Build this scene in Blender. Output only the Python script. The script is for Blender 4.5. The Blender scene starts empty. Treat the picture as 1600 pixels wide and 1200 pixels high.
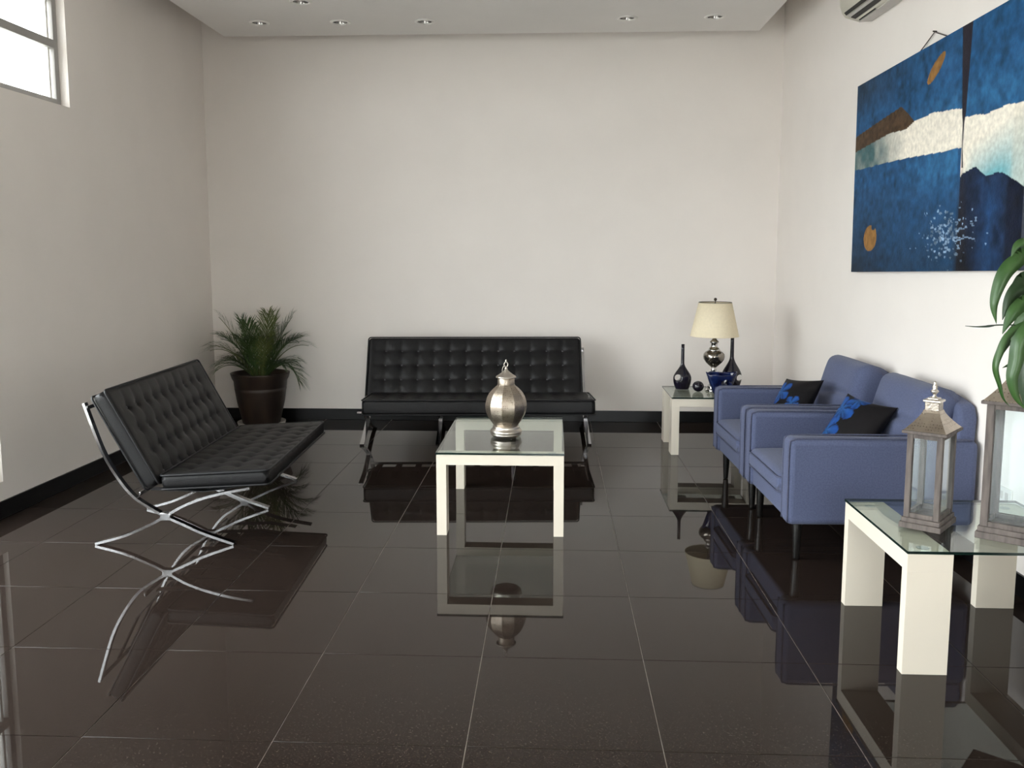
import bpy, bmesh, math, random
from mathutils import Vector, Matrix
import numpy as np
random.seed(7)
rng = np.random.default_rng(7)
SC = bpy.context.scene
COL = SC.collection
PI = math.pi

# ------------------------------------------------------------------ camera
cam = bpy.data.cameras.new('camera')
camo = bpy.data.objects.new('camera', cam)
COL.objects.link(camo)
camo.location = (0, 0, 1.478)
camo.rotation_euler = (math.radians(90 - 6.712), 0, math.radians(2.628))
cam.sensor_fit = 'HORIZONTAL'
cam.sensor_width = 36.0
cam.lens = 36.0 * 1385 / 1600
cam.shift_y = -0.0244
cam.clip_start = 0.05
SC.camera = camo
# ------------------------------------------------------------------ world, daylight
w = bpy.data.worlds.new('overcast_sky')
SC.world = w
w.use_nodes = True
nt = w.node_tree
bg = nt.nodes['Background']
tc = nt.nodes.new('ShaderNodeTexCoord')
sp = nt.nodes.new('ShaderNodeSeparateXYZ')
rp = nt.nodes.new('ShaderNodeValToRGB')
nt.links.new(tc.outputs['Generated'], sp.inputs[0])
nt.links.new(sp.outputs['Z'], rp.inputs[0])
nt.links.new(rp.outputs[0], bg.inputs[0])
rp.color_ramp.elements[0].position = 0.0
rp.color_ramp.elements[0].color = (0.95, 0.98, 1.0, 1)
rp.color_ramp.elements[1].position = 1.0
rp.color_ramp.elements[1].color = (0.96, 0.985, 1.0, 1)
bg.inputs[1].default_value = 5.0

def portal(name, loc, rot, sx, sy):
    l = bpy.data.lights.new(name, 'AREA')
    l.shape = 'RECTANGLE'; l.size = sx; l.size_y = sy
    l.cycles.is_portal = True
    o = bpy.data.objects.new(name, l); COL.objects.link(o)
    o.location = loc; o.rotation_euler = rot
portal('daylight_portal', (-3.26, 3.18, 1.25), (0, -PI/2, 0), 2.1, 3.2)
portal('daylight_portal', (-3.26, 4.1, 2.85), (0, -PI/2, 0), 0.9, 3.2)
portal('daylight_portal', (-3.3, -0.5, 1.4), (0, -PI/2, 0), 2.5, 3.1)
portal('daylight_portal', (0.6, -3.5, 1.2), (PI/2, 0, PI), 2.2, 2.4)

vs = SC.view_settings
SC.display_settings.display_device = 'sRGB'
vs.view_transform = 'Standard'; vs.look = 'None'
vs.exposure = 1.53; vs.gamma = 1.0; vs.use_curve_mapping = False
SC.cycles.max_bounces = 12
SC.cycles.diffuse_bounces = 6
SC.cycles.glossy_bounces = 6
SC.cycles.transparent_max_bounces = 24
SC.cycles.use_denoising = True
SC.cycles.sample_clamp_indirect = 8.0

# ------------------------------------------------------------------ materials
def M(name, col, rough=0.5, metal=0.0, spec=0.5, var=0.0, vscale=8.0, col2=None, bump=0.0, bscale=60.0,
      sheen=0.0, coat=0.0, ior=None, stretch=None, detail=3.0):
    m = bpy.data.materials.new(name); m.use_nodes = True
    n, l = m.node_tree.nodes, m.node_tree.links
    b = n['Principled BSDF']
    b.inputs['Base Color'].default_value = (*col, 1)
    b.inputs['Roughness'].default_value = rough
    b.inputs['Metallic'].default_value = metal
    b.inputs['Specular IOR Level'].default_value = spec
    if ior: b.inputs['IOR'].default_value = ior
    b.inputs['Sheen Weight'].default_value = sheen
    b.inputs['Coat Weight'].default_value = coat
    t = n.new('ShaderNodeTexCoord'); src = t.outputs['Object']
    if stretch:
        mp = n.new('ShaderNodeMapping'); mp.inputs['Scale'].default_value = stretch
        l.new(src, mp.inputs[0]); src = mp.outputs[0]
    if var > 0 or col2:
        ns = n.new('ShaderNodeTexNoise'); ns.inputs['Scale'].default_value = vscale
        ns.inputs['Detail'].default_value = detail
        l.new(src, ns.inputs['Vector'])
        mx = n.new('ShaderNodeMix'); mx.data_type = 'RGBA'
        c2 = col2 if col2 else tuple(max(0, c*(1-var)) for c in col)
        mx.inputs['A'].default_value = (*col, 1); mx.inputs['B'].default_value = (*c2, 1)
        cr = n.new('ShaderNodeMapRange'); cr.inputs[1].default_value = .35; cr.inputs[2].default_value = .65
        l.new(ns.outputs[0], cr.inputs[0]); l.new(cr.outputs[0], mx.inputs['Factor'])
        l.new(mx.outputs['Result'], b.inputs['Base Color'])
    if bump > 0:
        nb = n.new('ShaderNodeTexNoise'); nb.inputs['Scale'].default_value = bscale; nb.inputs['Detail'].default_value = 4
        l.new(src, nb.inputs['Vector'])
        bp = n.new('ShaderNodeBump'); bp.inputs['Strength'].default_value = bump; bp.inputs['Distance'].default_value = .01
        l.new(nb.outputs[0], bp.inputs['Height']); l.new(bp.outputs[0], b.inputs['Normal'])
    return m

def glass(name, tint=(.97, .99, .98), ior=1.5, rough=0.0):
    m = bpy.data.materials.new(name); m.use_nodes = True
    n, l = m.node_tree.nodes, m.node_tree.links
    n.remove(n['Principled BSDF'])
    tr = n.new('ShaderNodeBsdfTransparent'); tr.inputs[0].default_value = (*tint, 1)
    gl = n.new('ShaderNodeBsdfGlossy'); gl.inputs['Roughness'].default_value = rough
    lw = n.new('ShaderNodeLayerWeight'); lw.inputs['Blend'].default_value = .5
    pw = n.new('ShaderNodeMath'); pw.operation = 'POWER'; pw.inputs[1].default_value = 5
    fr = n.new('ShaderNodeMath'); fr.operation = 'MULTIPLY_ADD'; fr.inputs[1].default_value = .957; fr.inputs[2].default_value = .043
    l.new(lw.outputs['Facing'], pw.inputs[0]); l.new(pw.outputs[0], fr.inputs[0])
    mx = n.new('ShaderNodeMixShader')
    l.new(fr.outputs[0], mx.inputs[0]); l.new(tr.outputs[0], mx.inputs[1]); l.new(gl.outputs[0], mx.inputs[2])
    l.new(mx.outputs[0], n['Material Output'].inputs[0])
    return m

def granite(name, base, speck, rough, ior):
    m = bpy.data.materials.new(name); m.use_nodes = True
    n, l = m.node_tree.nodes, m.node_tree.links
    b = n['Principled BSDF']
    b.inputs['Roughness'].default_value = rough; b.inputs['IOR'].default_value = ior
    t = n.new('ShaderNodeNewGeometry')
    v = n.new('ShaderNodeTexVoronoi'); v.inputs['Scale'].default_value = 260
    l.new(t.outputs['Position'], v.inputs['Vector'])
    ns = n.new('ShaderNodeTexNoise'); ns.inputs['Scale'].default_value = 150; ns.inputs['Detail'].default_value = 4
    l.new(t.outputs['Position'], ns.inputs['Vector'])
    mr = n.new('ShaderNodeMapRange'); mr.inputs[1].default_value = .4; mr.inputs[2].default_value = .72
    l.new(ns.outputs[0], mr.inputs[0])
    sepc = n.new('ShaderNodeSeparateColor'); l.new(v.outputs['Color'], sepc.inputs[0])
    mu = n.new('ShaderNodeMath'); mu.operation = 'MULTIPLY'
    l.new(mr.outputs[0], mu.inputs[0]); l.new(sepc.outputs[0], mu.inputs[1])
    mx = n.new('ShaderNodeMix'); mx.data_type = 'RGBA'
    mx.inputs['A'].default_value = (*base, 1); mx.inputs['B'].default_value = (*speck, 1)
    l.new(mu.outputs[0], mx.inputs['Factor']); l.new(mx.outputs['Result'], b.inputs['Base Color'])
    return m

def attr_mat(name, rough=.5, bump=.0, bscale=80, var=.25, vscale=30, sheen=0, spec=.15):
    m = bpy.data.materials.new(name); m.use_nodes = True
    n, l = m.node_tree.nodes, m.node_tree.links
    b = n['Principled BSDF']; b.inputs['Roughness'].default_value = rough; b.inputs['Specular IOR Level'].default_value = spec
    b.inputs['Sheen Weight'].default_value = sheen
    a = n.new('ShaderNodeVertexColor'); a.layer_name = 'print'
    t = n.new('ShaderNodeTexCoord')
    ns = n.new('ShaderNodeTexNoise'); ns.inputs['Scale'].default_value = vscale; ns.inputs['Detail'].default_value = 6
    l.new(t.outputs['Object'], ns.inputs['Vector'])
    mr = n.new('ShaderNodeMapRange'); mr.inputs[1].default_value = .3; mr.inputs[2].default_value = .7
    mr.inputs[3].default_value = 1 - var; mr.inputs[4].default_value = 1 + var
    l.new(ns.outputs[0], mr.inputs[0])
    mx = n.new('ShaderNodeMix'); mx.data_type = 'RGBA'; mx.blend_type = 'MULTIPLY'; mx.inputs['Factor'].default_value = 1
    l.new(a.outputs[0], mx.inputs['A']); l.new(mr.outputs[0], mx.inputs['B'])
    l.new(mx.outputs['Result'], b.inputs['Base Color'])
    if bump:
        bp = n.new('ShaderNodeBump'); bp.inputs['Strength'].default_value = bump; bp.inputs['Distance'].default_value = .004
        nb = n.new('ShaderNodeTexNoise'); nb.inputs['Scale'].default_value = bscale; nb.inputs['Detail'].default_value = 5
        l.new(t.outputs['Object'], nb.inputs['Vector'])
        l.new(nb.outputs[0], bp.inputs['Height']); l.new(bp.outputs[0], b.inputs['Normal'])
    return m

WALL = M('wall_paint', (.845, .792, .748), .85, spec=.2, var=.02, vscale=3, bump=.04, bscale=180)
CEIL = M('ceiling_paint', (.82, .795, .77), .9, spec=.2, var=.02, vscale=3)
TILE = granite('polished_dark_tile', (.0155, .0108, .0088), (.040, .028, .0225), .02, 1.31)
GROUT = M('grey_grout', (.50, .46, .42), .8, var=.2, vscale=20)
BASE = granite('black_granite', (.003, .003, .0035), (.010, .009, .010), .33, 1.32)
CHROME = M('chrome', (.46, .46, .47), .13, 1.0, var=.03, vscale=4)
LEATHER = M('black_leather', (.0062, .0058, .0066), .46, spec=.29, var=.3, vscale=14, bump=.12, bscale=170)
LEATHER_P = M('black_leather_piping', (.006, .006, .008), .5, spec=.4, var=.2, vscale=30)
BUTTON = M('leather_button', (.016, .016, .019), .28, spec=.6, var=.1, vscale=20)
LACQ = M('ivory_lacquer', (.755, .69, .585), .32, spec=.4, var=.02, vscale=5)
GLASS = glass('clear_glass', (.93, .975, .95))
PANE = glass('pane_glass', (.97, .985, .98))
LPANE = glass('lantern_glass', (.95, .98, .985), 1.5, .09)
GEDGE = M('glass_edge_green', (.004, .016, .013), .15, spec=.5, var=.2, vscale=10)
BLUE = M('blue_fabric', (.098, .115, .198), .95, spec=.12, sheen=.12, col2=(.078, .092, .162), vscale=140, bump=.18, bscale=420, detail=5)
BLUE2 = M('blue_fabric_welt', (.092, .100, .155), .95, spec=.15, var=.2, vscale=120)
DLEG = M('dark_wood_leg', (.006, .005, .0045), .3, spec=.5, var=.4, vscale=20)
GALV = M('weathered_grey_wood', (.155, .130, .118), .75, spec=.25, col2=(.095, .08, .075), vscale=14, bump=.12, bscale=60, stretch=(4, 4, .6))
PEWTER = M('aged_pewter', (.47, .42, .36), .38, 1.0, col2=(.33, .29, .25), vscale=40, bump=.5, bscale=110)
SILVER = M('polished_pewter', (.62, .57, .51), .30, 1.0, col2=(.55, .5, .44), vscale=18)
MERC = M('smoked_mercury_glass', (.20, .175, .145), .06, .95, col2=(.36, .33, .29), vscale=7)
MERC2 = M('silvered_glass', (.66, .65, .63), .10, 1.0, var=.2, vscale=12)
SHADE = M('cream_linen_shade', (.82, .72, .53), .9, spec=.1, var=.05, vscale=60, bump=.1, bscale=300)
BRONZE = M('dark_bronze', (.05, .038, .028), .35, .8, var=.3, vscale=20)
NAVYC = M('glossy_navy_ceramic', (.0075, .0065, .017), .13, spec=.55, col2=(.012, .009, .014), vscale=16)
COBALT = M('glossy_cobalt_ceramic', (.004, .006, .035), .08, spec=.6, col2=(.006, .018, .09), vscale=13)
POTM = M('brown_pot', (.046, .030, .021), .4, spec=.35, col2=(.022, .015, .012), vscale=9, bump=.1, bscale=30, stretch=(1, 1, .35))
SAUC = M('pale_saucer', (.55, .51, .46), .6, var=.12, vscale=9)
SOIL = M('potting_soil', (.03, .02, .013), .95, var=.5, vscale=40, bump=.6, bscale=50)
PALM = M('palm_green', (.085, .110, .028), .5, spec=.3, col2=(.13, .15, .05), vscale=5)
PALM2 = M('palm_deep_green', (.035, .070, .020), .5, spec=.3, col2=(.06, .095, .028), vscale=5)
STALK = M('palm_stalk', (.10, .12, .035), .55, var=.3, vscale=15)
DRAC = M('dracaena_green', (.032, .085, .020), .34, spec=.45, col2=(.052, .115, .030), vscale=4, stretch=(6, 6, 1))
DRAC2 = M('dracaena_dark_green', (.018, .045, .014), .38, spec=.5, col2=(.03, .065, .02), vscale=5)
CANE = M('cane_bark', (.22, .16, .095), .8, col2=(.12, .085, .05), vscale=20, bump=.4, bscale=40)
ACW = M('ivory_plastic', (.80, .775, .665), .35, spec=.4, var=.02, vscale=4)
ACG = M('grey_plastic', (.60, .57, .54), .4, spec=.4, var=.03, vscale=6)
ACD = M('dark_slot', (.018, .016, .015), .6, var=.2, vscale=20)
ALU = M('grey_window_frame', (.33, .315, .30), .5, spec=.4, var=.06, vscale=8)
WHITEP = M('white_plastic', (.82, .80, .76), .35, var=.02, vscale=9)
SMOKE = M('dark_chrome', (.30, .29, .28), .12, 1.0, var=.1, vscale=6)
BULB = M('lamp_glass_off', (.35, .34, .32), .15, spec=.6, var=.1, vscale=20)
CORD = M('hanging_cord', (.10, .085, .08), .8, var=.2, vscale=50)
CANVAS = attr_mat('painted_canvas', .6, .3, 90, .16, 40)
PRINT = attr_mat('printed_satin', .55, .0, 80, .12, 40, .0)
RUBBER = M('clear_rubber_pad', (.34, .37, .34), .4, var=.1, vscale=20)
OUT = M('exterior_paving', (.46, .45, .42), .9, var=.15, vscale=1.5)
TRUNKW = M('frame_edge_dark', (.035, .045, .07), .7, var=.2, vscale=20)

# ------------------------------------------------------------------ mesh helpers
def obj(name, bm, mat, parent=None, smooth=False, mats=None):
    me = bpy.data.meshes.new(name)
    if smooth:
        for f in bm.faces: f.smooth = True
    bm.normal_update(); bm.to_mesh(me); bm.free()
    for mm in (mats or [mat]): me.materials.append(mm)
    o = bpy.data.objects.new(name, me); COL.objects.link(o)
    if parent is not None: o.parent = parent
    return o

def thing(name, label, cat, loc=(0, 0, 0), rz=0.0, group=None):
    o = bpy.data.objects.new(name, None); COL.objects.link(o)
    o.empty_display_size = .1
    o.location = loc; o.rotation_euler = (0, 0, rz)
    o['label'] = label; o['category'] = cat
    if group: o['group'] = group
    return o

def tag(o, label, cat, group=None):
    o['label'] = label; o['category'] = cat
    if group: o['group'] = group
    return o

def struct(o): o['kind'] = 'structure'; return o

def dup(root, loc, rz, label):
    r = root.copy(); COL.objects.link(r); r.location = loc; r.rotation_euler = (0, 0, rz); r['label'] = label
    for ch in list(root.children):
        c = ch.copy(); COL.objects.link(c); c.parent = r
        for g in list(ch.children):
            d = g.copy(); COL.objects.link(d); d.parent = c
    return r

def box(bm, x0, x1, y0, y1, z0, z1, bev=0.0, seg=2, mp=None, mi=0):
    t = bmesh.new()
    bmesh.ops.create_cube(t, size=1.0)
    for v in t.verts:
        v.co = Vector(((x0+x1)/2 + v.co.x*(x1-x0), (y0+y1)/2 + v.co.y*(y1-y0), (z0+z1)/2 + v.co.z*(z1-z0)))
    if bev > 0:
        bmesh.ops.bevel(t, geom=t.edges[:], offset=bev, segments=seg, profile=.5, affect='EDGES')
    t.normal_update()
    for f in t.faces:
        n = f.normal
        f.smooth = bev > 0 and max(abs(n.x), abs(n.y), abs(n.z)) < .999
    merge(bm, t, mp, mi)

def merge(bm, t, mp=None, mi=0):
    vm = {}
    for v in t.verts:
        vm[v] = bm.verts.new(Vector(mp(*v.co)) if mp else v.co)
    for f in t.faces:
        try:
            g = bm.faces.new([vm[v] for v in f.verts]); g.smooth = f.smooth; g.material_index = f.material_index or mi
        except ValueError: pass
    t.free()

def xform(bm, mat): bmesh.ops.transform(bm, matrix=mat, verts=bm.verts[:])

def lathe(prof, seg=40, cap=True, off=(0, 0, 0), bm=None, sy=1.0, facet=0):
    bm = bm or bmesh.new()
    rings = []
    for r, z in prof:
        if r < 1e-5: rings.append([bm.verts.new((off[0], off[1], off[2]+z))])
        else:
            rings.append([bm.verts.new((off[0]+r*math.cos(2*PI*k/seg), off[1]+sy*r*math.sin(2*PI*k/seg), off[2]+z)) for k in range(seg)])
    for a, b in zip(rings, rings[1:]):
        for k in range(seg):
            q = (k+1) % seg
            if len(a) == 1 and len(b) == 1: continue
            if len(a) == 1: f = bm.faces.new((a[0], b[q], b[k]))
            elif len(b) == 1: f = bm.faces.new((a[k], a[q], b[0]))
            else: f = bm.faces.new((a[k], a[q], b[q], b[k]))
            f.smooth = True
    if cap:
        if len(rings[0]) > 1: bm.faces.new(rings[0][::-1])
        if len(rings[-1]) > 1: bm.faces.new(rings[-1])
    return bm

def smoothpath(pts, n=8):
    P = [Vector(p) for p in pts]; P = [P[0]*2-P[1]] + P + [P[-1]*2-P[-2]]
    out = []
    for i in range(1, len(P)-2):
        a, b, c, d = P[i-1:i+3]
        for k in range(n):
            t = k/n
            out.append(.5*((2*b) + (c-a)*t + (2*a-5*b+4*c-d)*t*t + (-a+3*b-3*c+d)*t**3))
    out.append(P[-2])
    return out

def tube(path, r, seg=8, bm=None, closed=False):
    bm = bm or bmesh.new()
    P = [Vector(p) for p in path]; n = len(P); rings = []
    up = None
    for i, p in enumerate(P):
        if closed: d = (P[(i+1) % n]-P[i-1]).normalized()
        else: d = (P[min(i+1, n-1)]-P[max(i-1, 0)]).normalized()
        if up is None:
            up = Vector((0, 0, 1)) if abs(d.z) < .9 else Vector((1, 0, 0))
        s = d.cross(up)
        if s.length < 1e-6: s = d.orthogonal()
        s.normalize(); up = s.cross(d).normalized()
        rr = r[i] if isinstance(r, (list, tuple)) else r
        rings.append([bm.verts.new(p+(s*math.cos(2*PI*k/seg)+up*math.sin(2*PI*k/seg))*rr) for k in range(seg)])
    m = n if closed else n-1
    for i in range(m):
        a, b = rings[i], rings[(i+1) % n]
        for k in range(seg):
            f = bm.faces.new((a[k], a[(k+1) % seg], b[(k+1) % seg], b[k])); f.smooth = True
    if not closed:
        bm.faces.new(rings[0][::-1]); bm.faces.new(rings[-1])
    bmesh.ops.recalc_face_normals(bm, faces=bm.faces[:])
    return bm

def flatbar(path, wd, th, bm=None):          # flat bar in a plane x = const; width along x
    bm = bm or bmesh.new(); P = [Vector(p) for p in path]; rings = []
    for i, p in enumerate(P):
        d = (P[min(i+1, len(P)-1)]-P[max(i-1, 0)]).normalized()
        nn = Vector((1, 0, 0)).cross(d).normalized()
        rings.append([bm.verts.new(p+Vector((1, 0, 0))*sx*wd/2+nn*sn*th/2) for sx, sn in ((-1, -1), (1, -1), (1, 1), (-1, 1))])
    for a, b in zip(rings, rings[1:]):
        for k in range(4):
            f = bm.faces.new((a[k], a[(k+1) % 4], b[(k+1) % 4], b[k]))
    bm.faces.new(rings[0][::-1]); bm.faces.new(rings[-1])
    bmesh.ops.recalc_face_normals(bm, faces=bm.faces[:])
    return bm

def spaced(L, e, n):                          # positions denser near the ends
    a = [e*(1-math.cos(PI/2*k/5)) for k in range(5)]
    mid = [e+(L-2*e)*k/n for k in range(n+1)]
    return a + mid + [L-q for q in reversed(a)]

def cushion(L, W, T, bx=None, by=None, depth=.026, groove=.0035, e=.022, nx=90, ny=40, crown=.0):
    """box cushion: x in 0..L, y in 0..W, z in 0..T; tufted on top at the crossings of bx, by"""
    bm = bmesh.new(); xs, ys = spaced(L, e, nx), spaced(W, e, ny)
    def rnd(d): return 0 if d >= e else e-math.sqrt(max(0, e*e-(e-d)**2))
    top, bot = [], []
    for x in xs:
        rt, rb = [], []
        for y in ys:
            dx, dy = min(x, L-x), min(y, W-y)
            q = math.hypot(max(0, e-dx), max(0, e-dy)); dr = rnd(max(0, e-q))
            z = T-dr + crown*(1-(2*x/L-1)**4)*(1-(2*y/W-1)**4)
            if bx:
                fx = min(abs(x-b) for b in bx); fy = min(abs(y-b) for b in by)
                inx = bx[0]-.09 < x < bx[-1]+.09; iny = by[0]-.09 < y < by[-1]+.09
                g = 0
                if inx and iny:
                    g = groove*max(math.exp(-(fx/.016)**2), math.exp(-(fy/.016)**2))
                    g += depth*math.exp(-math.sqrt(fx*fx+fy*fy)/.020)
                z -= g
            # pull the outline in to round the plan corners
            px, py = x, y
            if q > e:
                k = (e-.0)/q
                cx = e if x < L/2 else L-e; cy = e if y < W/2 else W-e
                px = cx+(x-cx)*k; py = cy+(y-cy)*k
            rt.append(bm.verts.new((px, py, z))); rb.append(bm.verts.new((px, py, dr)))
        top.append(rt); bot.append(rb)
    a, b = len(xs), len(ys)
    for i in range(a-1):
        for j in range(b-1):
            bm.faces.new((top[i][j], top[i+1][j], top[i+1][j+1], top[i][j+1]))
            bm.faces.new((bot[i][j], bot[i][j+1], bot[i+1][j+1], bot[i+1][j]))
    loop = [(i, 0) for i in range(a)] + [(a-1, j) for j in range(1, b)] + [(i, b-1) for i in range(a-2, -1, -1)] + [(0, j) for j in range(b-2, 0, -1)]
    for k in range(len(loop)):
        p, q = loop[k], loop[(k+1) % len(loop)]
        bm.faces.new((bot[p[0]][p[1]], bot[q[0]][q[1]], top[q[0]][q[1]], top[p[0]][p[1]]))
    for f in bm.faces: f.smooth = True
    return bm

def rim_loop(L, W, r, z, n=5):
    pts = []
    for cx, cy, a0 in ((L-r, r, -PI/2), (L-r, W-r, 0), (r, W-r, PI/2), (r, r, PI)):
        for k in range(n+1):
            a = a0+PI/2*k/n; pts.append((cx+r*math.cos(a), cy+r*math.sin(a), z))
    out = []
    for i, p in enumerate(pts):
        q = pts[(i+1) % len(pts)]; d = math.dist(p, q); m = max(1, int(d/.08))
        for k in range(m): out.append(tuple(p[c]+(q[c]-p[c])*k/m for c in range(3)))
    return out

def pillow(wx, wy, t, n=28, p=2.6, ear=.06, wrinkle=0.0):
    bm = bmesh.new(); G = []
    for s in (1, -1):
        g = []
        for i in range(n+1):
            row = []
            for j in range(n+1):
                u, v = 2*i/n-1, 2*j/n-1
                u = math.copysign(1-(1-abs(u))**1.25, u); v = math.copysign(1-(1-abs(v))**1.25, v)
                h = t/2*((1-abs(u)**p)*(1-abs(v)**p))**.5
                if wrinkle: h += wrinkle*math.sin(9*u+5*v*v)*(1-u*u)*(1-v*v)
                kx = 1-ear*(1-v*v)*abs(u)**3; ky = 1-ear*(1-u*u)*abs(v)**3
                if s == -1 and (i in (0, n) or j in (0, n)): row.append(G[0][i][j])
                else: row.append(bm.verts.new((u*wx/2*kx, v*wy/2*ky, s*h)))
            g.append(row)
        G.append(g)
        for i in range(n):
            for j in range(n):
                q = (g[i][j], g[i+1][j], g[i+1][j+1], g[i][j+1])
                f = bm.faces.new(q if s == 1 else q[::-1]); f.smooth = True
    return bm

def booled(bm, cutters, mat, name, parent=None):
    o = obj(name, bm, mat)
    cs = []
    for c in cutters:
        co = obj('cutter', c, mat); cs.append(co)
        md = o.modifiers.new('cut', 'BOOLEAN'); md.operation = 'DIFFERENCE'; md.object = co; md.solver = 'EXACT'
    bpy.context.view_layer.update()
    dg = bpy.context.evaluated_depsgraph_get()
    me = bpy.data.meshes.new_from_object(o.evaluated_get(dg))
    o.modifiers.clear(); old = o.data; o.data = me; bpy.data.meshes.remove(old)
    for co in cs:
        m2 = co.data; bpy.data.objects.remove(co); bpy.data.meshes.remove(m2)
    o.parent = parent
    return o

# ------------------------------------------------------------------ room shell
YB = 7.82
def wl(s, n, z): return (-3.05-.016*s-n, YB-s, z)      # left wall: distance from the back corner, depth outward
def wr(s, n, z): return (1.935+.027*s+n, YB-s, z)      # right wall
SL = 11.3                                               # side wall length
# floor slab with single tiles
bm = bmesh.new(); box(bm, -3.6, 2.6, YB-SL-.2, YB+.2, -.12, -.0025)
floor = struct(obj('floor', bm, GROUT))
xe = [-3.228+.5945*k for k in range(10)]; ye = [2.517-.604*k for k in range(9, -1, -1)] + [2.517+.604*k for k in range(1, 10)]
tm = {}
def tile_mesh(wx, wy):
    k = (round(wx, 4), round(wy, 4))
    if k not in tm:
        b = bmesh.new(); g = .0013
        box(b, -wx/2+g, wx/2-g, -wy/2+g, wy/2-g, -.012, 0, bev=.0008, seg=1)
        me = bpy.data.meshes.new('tile'); b.normal_update(); b.to_mesh(me); b.free(); me.materials.append(TILE); tm[k] = me
    return tm[k]
for i in range(len(xe)-1):
    for j in range(len(ye)-1):
        x0, x1, y0, y1 = xe[i], xe[i+1], ye[j], ye[j+1]
        if y0 > YB-.01: continue
        y1 = min(y1, YB-.002)
        o = bpy.data.objects.new('tile', tile_mesh(x1-x0, y1-y0)); COL.objects.link(o)
        o.parent = floor; o.location = ((x0+x1)/2, (y0+y1)/2, 0)
        o.rotation_euler = (random.gauss(0, .0004), random.gauss(0, .0004), 0)

def wall_with_holes(name, f, s0, s1, zt, th, holes):
    ss = sorted({s0, s1, *[h[0] for h in holes], *[h[1] for h in holes]})
    zs = sorted({-.1, zt, *[h[2] for h in holes], *[h[3] for h in holes]})
    bm = bmesh.new(); vc = {}
    def solid(i, j):
        if not (0 <= i < len(ss)-1 and 0 <= j < len(zs)-1): return False
        a, b = (ss[i]+ss[i+1])/2, (zs[j]+zs[j+1])/2
        return not any(h[0] < a < h[1] and h[2] < b < h[3] for h in holes)
    def v(s, n, z):
        k = (s, n, z)
        if k not in vc: vc[k] = bm.verts.new(f(s, n, z))
        return vc[k]
    for i in range(len(ss)-1):
        for j in range(len(zs)-1):
            if not solid(i, j): continue
            a, b, c, d = ss[i], ss[i+1], zs[j], zs[j+1]
            bm.faces.new((v(a, 0, c), v(b, 0, c), v(b, 0, d), v(a, 0, d)))
            bm.faces.new((v(a, th, c), v(a, th, d), v(b, th, d), v(b, th, c)))
            if not solid(i-1, j): bm.faces.new((v(a, 0, c), v(a, 0, d), v(a, th, d), v(a, th, c)))
            if not solid(i+1, j): bm.faces.new((v(b, 0, c), v(b, th, c), v(b, th, d), v(b, 0, d)))
            if not solid(i, j-1): bm.faces.new((v(a, 0, c), v(a, th, c), v(b, th, c), v(b, 0, c)))
            if not solid(i, j+1): bm.faces.new((v(a, 0, d), v(b, 0, d), v(b, th, d), v(a, th, d)))
    bmesh.ops.recalc_face_normals(bm, faces=bm.faces[:])
    return struct(obj(name, bm, WALL))

W1 = (2.15, 5.3, 2.41, 3.28)     # high strip window
W2 = (3.06, 6.2, .205, 2.20)     # tall window
W3 = (6.8, 9.9, .10, 2.60)       # window nearer the camera
H = 3.62
wall_with_holes('wall_left', wl, -.17, SL, H, .17, [W1, W2, W3])
wall_with_holes('wall_right', wr, -.17, SL, H, .17, [])
wb = lambda s, n, z: (s, YB+n, z)
wall_with_holes('wall_back', wb, -3.12, 2.0, H, .17, [])
wf = lambda s, n, z: (s, YB-SL-n, z)
D1 = (-.5, 1.7, 0.0, 2.4)  # opening of the added door, sized and shifted to brighten the left wall
wall_with_holes('wall_front', wf, -3.24, 2.25, H, .17, [D1])
bm = bmesh.new(); box(bm, -3.6, 2.6, YB-SL-.2, YB+.2, 3.6, 3.75)
struct(obj('ceiling', bm, CEIL))
# baseboards
def strip(name, f, s0, s1, d):
    bm = bmesh.new(); box(bm, s0, s1, -d, .002, 0.001, .098, bev=.0015, seg=1, mp=lambda s, n, z: f(s, n, z))
    bmesh.ops.recalc_face_normals(bm, faces=bm.faces[:])
    struct(obj(name, bm, BASE))
strip('baseboard_left', wl, .0, SL, .012)
strip('baseboard_right', wr, .0, SL, .012)
strip('baseboard_back', wb, -3.05, 1.935, .012)

# windows
def window(name, f, h, n0, nb_h, nb_v, fw=.045):
    s0, s1, z0, z1 = h
    root = struct(bpy.data.objects.new(name, None)); COL.objects.link(root)
    P = lambda a, b, n, q, c, d, nm, mt, bev=.003: obj(nm, _bx(a, b, n, q, c, d, f, bev), mt, root)
    d = .05
    P(s0, s0+fw, n0, n0+d, z0, z1, 'window_stile', ALU); P(s1-fw, s1, n0, n0+d, z0, z1, 'window_stile', ALU)
    P(s0+fw, s1-fw, n0, n0+d, z0, z0+fw, 'window_rail', ALU); P(s0+fw, s1-fw, n0, n0+d, z1-fw, z1, 'window_rail', ALU)
    zz = [z0+fw+(z1-z0-2*fw)*k/(nb_h+1) for k in range(nb_h+2)] if isinstance(nb_h, int) else [z0+fw]+nb_h+[z1-fw]
    for q in zz[1:-1]: P(s0+fw, s1-fw, n0-.005, n0+d, q-.026, q+.026, 'window_rail', ALU)
    for k in range(1, nb_v+1):
        q = s0+(s1-s0)*k/(nb_v+1); P(q-.022, q+.022, n0, n0+d, z0+fw, z1-fw, 'window_stile', ALU)
    P(s0+.075, s0+.095, n0+.012, n0+.038, z0+fw, z1-fw, 'window_stile', WHITEP)  # white strip: sky light on the inner jamb put into the colour
    for a, b in zip(zz, zz[1:]):
        P(s0+fw*.5, s1-fw*.5, n0+.022, n0+.028, a, b, 'pane', PANE, 0)
    return root
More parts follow.
